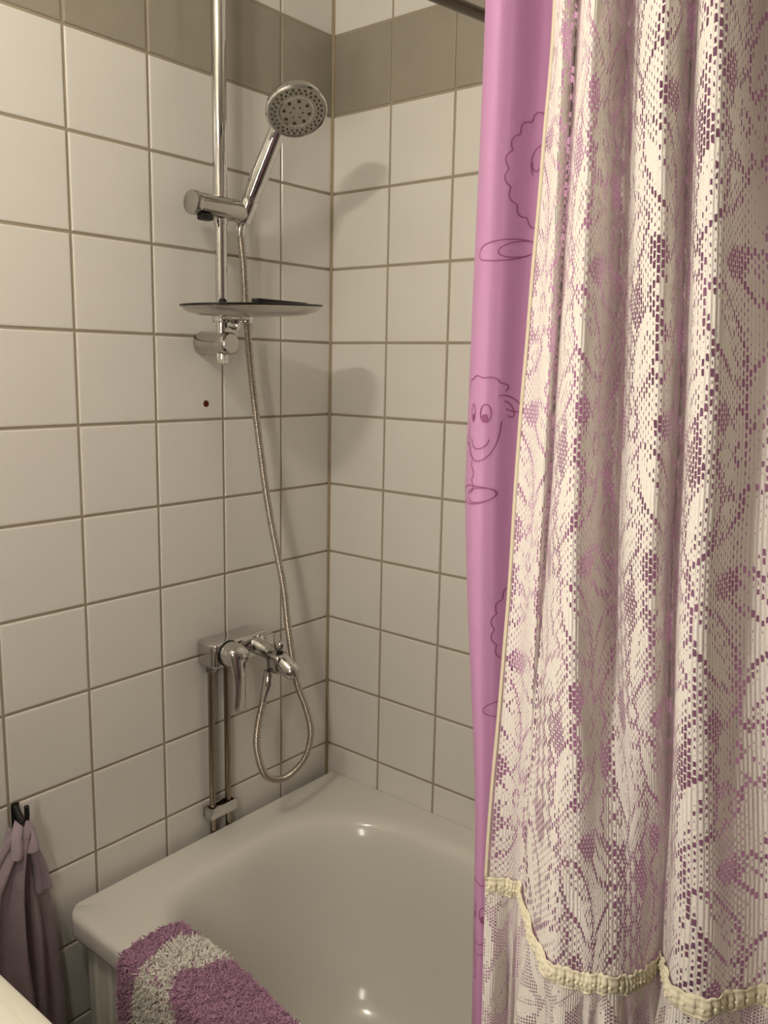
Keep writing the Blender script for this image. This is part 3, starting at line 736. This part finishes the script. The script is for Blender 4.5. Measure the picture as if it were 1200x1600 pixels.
# picot beads in the slots of the ribbon
bead_me = None
for s in np.arange(.004, U[-1], .0085):
    i = int(np.interp(s, U, np.arange(NU))); q = band[nb_//2, i]
    if bead_me is None:
        b0 = part('bead', MB().sphere((0, 0, 0), .0017, 8, 6), M_TRIM, None); bead_me = b0.data; bead = b0
    else:
        bead = bead.copy(); COL.objects.link(bead)
    bead.parent = lace; bead.location = Vector((q[0]+nn[i, 0]*.0006, q[1]+nn[i, 1]*.0006, q[2]))-lace.location
# gathered ruffle under the trim
nr = 200; zr = np.linspace(HEM-.006, HEM-.275, nr); RP = np.empty((nr, NU, 3))
sm = row[:, :2].copy()
gath = np.sin(U*150+1.5*np.sin(U*31))+.6*np.sin(U*83+2)
for i, z in enumerate(zr):
    f = (HEM-.006-z)/.269; amp = .0010+.0075*min(1, f*3.0)*(.75+.25*math.sin(f*5))
    RP[i, :, :2] = sm+nn*(amp*gath+.0012+.008*f)[:, None]*1.0
    RP[i, :, 1] += -.006*f
    RP[i, :, 2] = z+.0022*np.sin(U*38)*(1-f)
def ruffle_motif(Ug, Zg):
    m = np.full(Ug.shape, .32)
    for du, dv, an, L, W in ((.02, 0, .5, .030, .014), (.06, .03, -.7, .028, .013), (.045, -.02, 1.1, .026, .012), (.0, .04, -.2, .024, .012), (.08, -.03, .2, .028, .012)):
        col = np.floor((Ug-du)/.1+.5); x = (Ug-du)-col*.1; y = np.mod(Zg-dv-np.mod(col, 2)*.05, .1)-.05
        c, s = math.cos(an), math.sin(an); a = x*s+y*c; b = x*c-y*s
        w_ = W*np.sqrt(np.clip(1-(a/L)**2, 0, 1)); inn = (np.abs(b) < w_) & (np.abs(a) < L); m[inn] = 1.0; m[inn & (np.abs(b) < .002)] = .5
    x = np.mod(Ug, .05)-.025; y = np.mod(Zg, .06)-.03; m[np.hypot(x, y) < .009] = 1.0
    return m
RU = np.broadcast_to((U*1.6)[None, :], (nr, NU)); RZ = np.broadcast_to(zr[:, None], (nr, NU))
net('ruffle', RP, U, zr, .0021, .0030, motif_at(ruffle_motif, U, zr, 1.6), (.80, .80), M_RUFFLE, lace, 6, 1.6)

# ------------------------------------------------------------------ shaggy mat draped over the tub edge
mat = thing('bath_mat', 'shaggy purple bath mat with a cream stripe hanging over the tub edge', 'bath mat', (-.66, -.40, RIM))
prof_pts = np.array([(-.008, .0115)])+np.array([(-.560, -.842), (-.574, -.8345), (-.590, -.8305), (-.62, -.8295), (-.65, -.8295), (-.668, -.8315), (-.6775, -.838), (-.680, -.850), (-.6805, -.88), (-.681, -.95), (-.682, -1.05), (-.683, -1.16)])
pp = catmull(prof_pts, 160); pl = np.r_[0, np.cumsum(np.linalg.norm(np.diff(pp, axis=0), axis=1))]
PT = np.stack([np.interp(np.linspace(0, pl[-1], 120), pl, pp[:, k]) for k in (0, 1)], 1)
Y0, Y1 = -.196, -.78
def mat_pt(s, y):
    """s along the drape, y along the tub; the inner end slants away from the basin further out"""
    slant = max(0.0, min(.06, (-.26-y)*.16))
    q = min(max(s+slant, 0), pl[-1]); return np.array([np.interp(q, pl, pp[:, 0]), y, np.interp(q, pl, pp[:, 1])])
ys = np.linspace(Y0, Y1, 40); ssv = np.linspace(.0, pl[-1]-.005, 90)
G = np.array([[mat_pt(s, y) for y in ys] for s in ssv])
grid_obj('backing', G, M_MATBACK, mat, thick=.004)
def is_white(s, y):
    yl = -.240+.006*math.sin(s*40)-(.012 if s < .03 else 0); yr = -.315+.012*math.sin(s*22+1)-.10*max(0, .06-s)
    yr = -.338+.014*math.sin(s*26+.6)+.22*max(0, .095-s)*0+(.03 if .05 < s < .12 else 0)*math.sin((s-.05)/.07*pi)
    return yr < y < yl
pv, wv = MB(), MB()
def tuft(mb, base, nrm_, ln, r):
    j = Vector((random.gauss(0, .55), random.gauss(0, .55), random.gauss(-.15, .55)))
    d1 = (nrm_+j*.55).normalized(); d2 = (nrm_*.5+j*1.0+Vector((0, 0, -.35))).normalized()
    e1 = d1.orthogonal().normalized(); e2 = d1.cross(e1); k = len(mb.v)
    c1 = base+d1*ln*.55; c2 = c1+d2*ln*.5
    for c, rr in ((base, r), (c1, r*1.15), (c2, r*.55)):
        for q in range(3):
            a = 2*pi*q/3; mb.v.append(c+e1*(rr*math.cos(a))+e2*(rr*math.sin(a)))
    for lay in range(2):
        for q in range(3):
            q2 = (q+1) % 3; mb.f.append((k+lay*3+q, k+lay*3+q2, k+lay*3+3+q2, k+lay*3+3+q))
    mb.f.append((k+6, k+7, k+8))
N_T = 36000
for _ in range(N_T):
    s = random.uniform(0, pl[-1]-.006); y = random.uniform(Y1, Y0)
    p = mat_pt(s, y); p2 = mat_pt(min(s+.004, pl[-1]), y); tx, tz = p2[0]-p[0], p2[2]-p[2]
    nn_ = Vector((tz, 0, -tx));
    if nn_.length < 1e-7: continue
    nn_.normalize()
    if nn_.z < -.1 or (nn_.z < .3 and nn_.x > 0): nn_ = -nn_
    ws = is_white(s+random.gauss(0, .003), y+random.gauss(0, .003))
    tuft(wv if ws else pv, Vector(p), nn_, random.uniform(.0065, .0105), random.uniform(.0010, .0016))
o = part('purple_pile', pv, M_PILE_P, mat); o['kind'] = 'stuff'
o = part('cream_pile', wv, M_PILE_W, mat); o['kind'] = 'stuff'

# ------------------------------------------------------------------ towel on a black hook
hook = thing('wall_hook', 'small black hook on the tiled wall', 'hook', (-.745, 0, -.60))
part('plate', MB().box(-.752, -.738, -.005, -.0005, -.660, -.606, .003), M_BLACK, hook)
part('prong', MB().tube([(-.745, -.004, -.612), (-.746, -.020, -.622), (-.748, -.036, -.630), (-.749, -.046, -.624), (-.7495, -.050, -.605), (-.750, -.051, -.592)], lambda s: .0052-.0012*s, 14), M_BLACK, hook)
part('hanging_loop', MB().tube([(-.770, -.036, -.660), (-.764, -.040, -.632), (-.752, -.042, -.618), (-.744, -.040, -.630), (-.740, -.036, -.656)], .0028, 10), M_BLACK, hook)
tow = thing('towel', 'mauve terry towel hanging from the black wall hook', 'towel', (-.76, -.03, -1.25))
def sheet(name, left, right, ztop, zbot, ybase, folds, amp, mat_, n=110, m=70, phase=0., swing=0.0):
    """left/right: lists of (z,x) outlines"""
    z = np.linspace(0, 1, n); Pq = np.empty((n, m, 3)); a = np.linspace(0, 1, m)
    lz, lx = np.array(left).T; rz, rx = np.array(right).T
    for i, f in enumerate(z):
        zz = ztop+(zbot-ztop)*f
        xl = np.interp(-zz, -lz, lx); xr = np.interp(-zz, -rz, rx)
        g = min(1, .35+f*2.2)
        Pq[i, :, 0] = xl+(xr-xl)*a
        Pq[i, :, 1] = ybase(f)-amp*g*(np.sin(2*pi*folds*a+phase+1.2*f)*.6+np.sin(2*pi*folds*1.9*a+phase*2-f)*.25)+.010*(2*a-1)**6+swing*f*a
        Pq[i, :, 2] = zz-.012*np.sin(pi*a)*(1-f)
    return grid_obj(name, Pq, mat_, tow, thick=.0045)
sheet('back_fold', [(-.628, -.770), (-.75, -.800), (-1.25, -.830)], [(-.628, -.741), (-.66, -.735), (-.714, -.714), (-.771, -.705), (-.84, -.6955), (-.97, -.688), (-1.25, -.684)], -.628, -1.25, lambda f: -.032, 1.9, .020, M_TOWEL, phase=.4)
sheet('front_fold', [(-.625, -.779), (-.70, -.845), (-.80, -.875), (-1.25, -.90)], [(-.625, -.752), (-.66, -.757), (-.75, -.762), (-.85, -.760), (-.95, -.752), (-1.05, -.744), (-1.25, -.742)], -.625, -1.25, lambda f: -.062-.010*f, 2.3, .017, M_TOWEL, phase=2.0)
sheet('corner_flap', [(-.632, -.757), (-.66, -.750), (-.70, -.7395), (-.752, -.7385)], [(-.632, -.744), (-.66, -.737), (-.70, -.722), (-.752, -.7105)], -.632, -.752, lambda f: -.052+.004*f, .8, .006, M_TOWEL_HEM, 60, 40, phase=1.0)
sheet('knot', [(-.612, -.766), (-.63, -.780), (-.66, -.786)], [(-.612, -.750), (-.63, -.744), (-.66, -.742)], -.612, -.662, lambda f: -.054-.018*math.sin(f*1.4), 1.0, .008, M_TOWEL_HEM, 30, 40, phase=.2)

# ------------------------------------------------------------------ wash basin by the viewer
sink = thing('wash_basin', 'cream ceramic wash basin edge in the bottom left corner', 'wash basin', (-1.29, -.55, -.60))
def sk(ins, z, r=.03): return rrect(XL+.001+max(0, ins)*.6, -.980-ins, -.86+ins, -.26-ins, (max(.012, r-ins*.3),)*4, z, 10, 8)
sr = [sk(.06, -.72), sk(.012, -.645), sk(.002, -.60), sk(0, -.562), sk(.002, -.553), sk(.007, -.550), sk(.0185, -.550), sk(.0200, -.5525), sk(.0212, -.5525), sk(.0225, -.550), sk(.045, -.5515), sk(.055, -.558), sk(.07, -.60), sk(.10, -.655), sk(.15, -.675)]
part('bowl', loft(sr), M_SINK, sink, True, 40)
part('pedestal', MB().lathe([(.11, 0), (.10, .05), (.085, .35), (.10, .62), (.13, .70)], (-1.25, -.56, FLOOR), (0, 0, 1), 32), M_SINK, sink)
part('basin_tap', MB().tube([(-1.42, -.56, -.552), (-1.42, -.56, -.47), (-1.40, -.56, -.44), (-1.35, -.56, -.435), (-1.32, -.56, -.455)], .012, 16), M_CHROME, sink)

# ------------------------------------------------------------------ wall lamp above the basin
lamp = thing('wall_lamp', 'chrome wall lamp with two lit holders above the wash basin', 'lamp', (XL, -.525, .755))
part('mount_bar', MB().box(XL+.001, XL+.025, -.63, -.42, .73, .78, .005), M_CHROME, lamp)
for x, y, z in LAMP_POS:
    part('bulb_holder', MB().lathe([(.013, 0), (.013, .13), (.017, .14), (.017, .182)], (XL+.02, y, z), (1, 0, 0), 24), M_CHROME_DULL, lamp)
    ld = bpy.data.lights.new('bulb_light', 'POINT'); ld.energy = LAMP_POWER; ld.color = LAMP_COL; ld.shadow_soft_size = .016
    lo = bpy.data.objects.new('bulb_light', ld); COL.objects.link(lo); lo.parent = lamp; lo.location = Vector((x, y, z))-lamp.location

# vertical fill strip added on the left wall, out of view, to brighten the curtain
st = thing('curtain_fill_strip', 'added unseen fill strip on the left wall that brightens the curtain', 'lamp', (XL, -.84, .0))
part('housing', MB().box(XL+.001, XL+.026, -.87, -.81, -.28, .28, .005), M_CHROME_DULL, st)
for z0, z1 in ((-.305, -.280), (.280, .305)):
    part('end_cap', MB().box(XL+.001, XL+.034, -.874, -.806, z0, z1, .005), M_CHROME, st)
ld = bpy.data.lights.new('curtain_fill_light', 'AREA'); ld.shape = 'RECTANGLE'; ld.size = .54; ld.size_y = .045; ld.energy = FILL_POWER; ld.color = LAMP_COL
lo = bpy.data.objects.new('curtain_fill_light', ld); COL.objects.link(lo); lo.parent = st; lo.location = (.028, 0, 0); lo.rotation_euler = (0, -pi/2, 0)
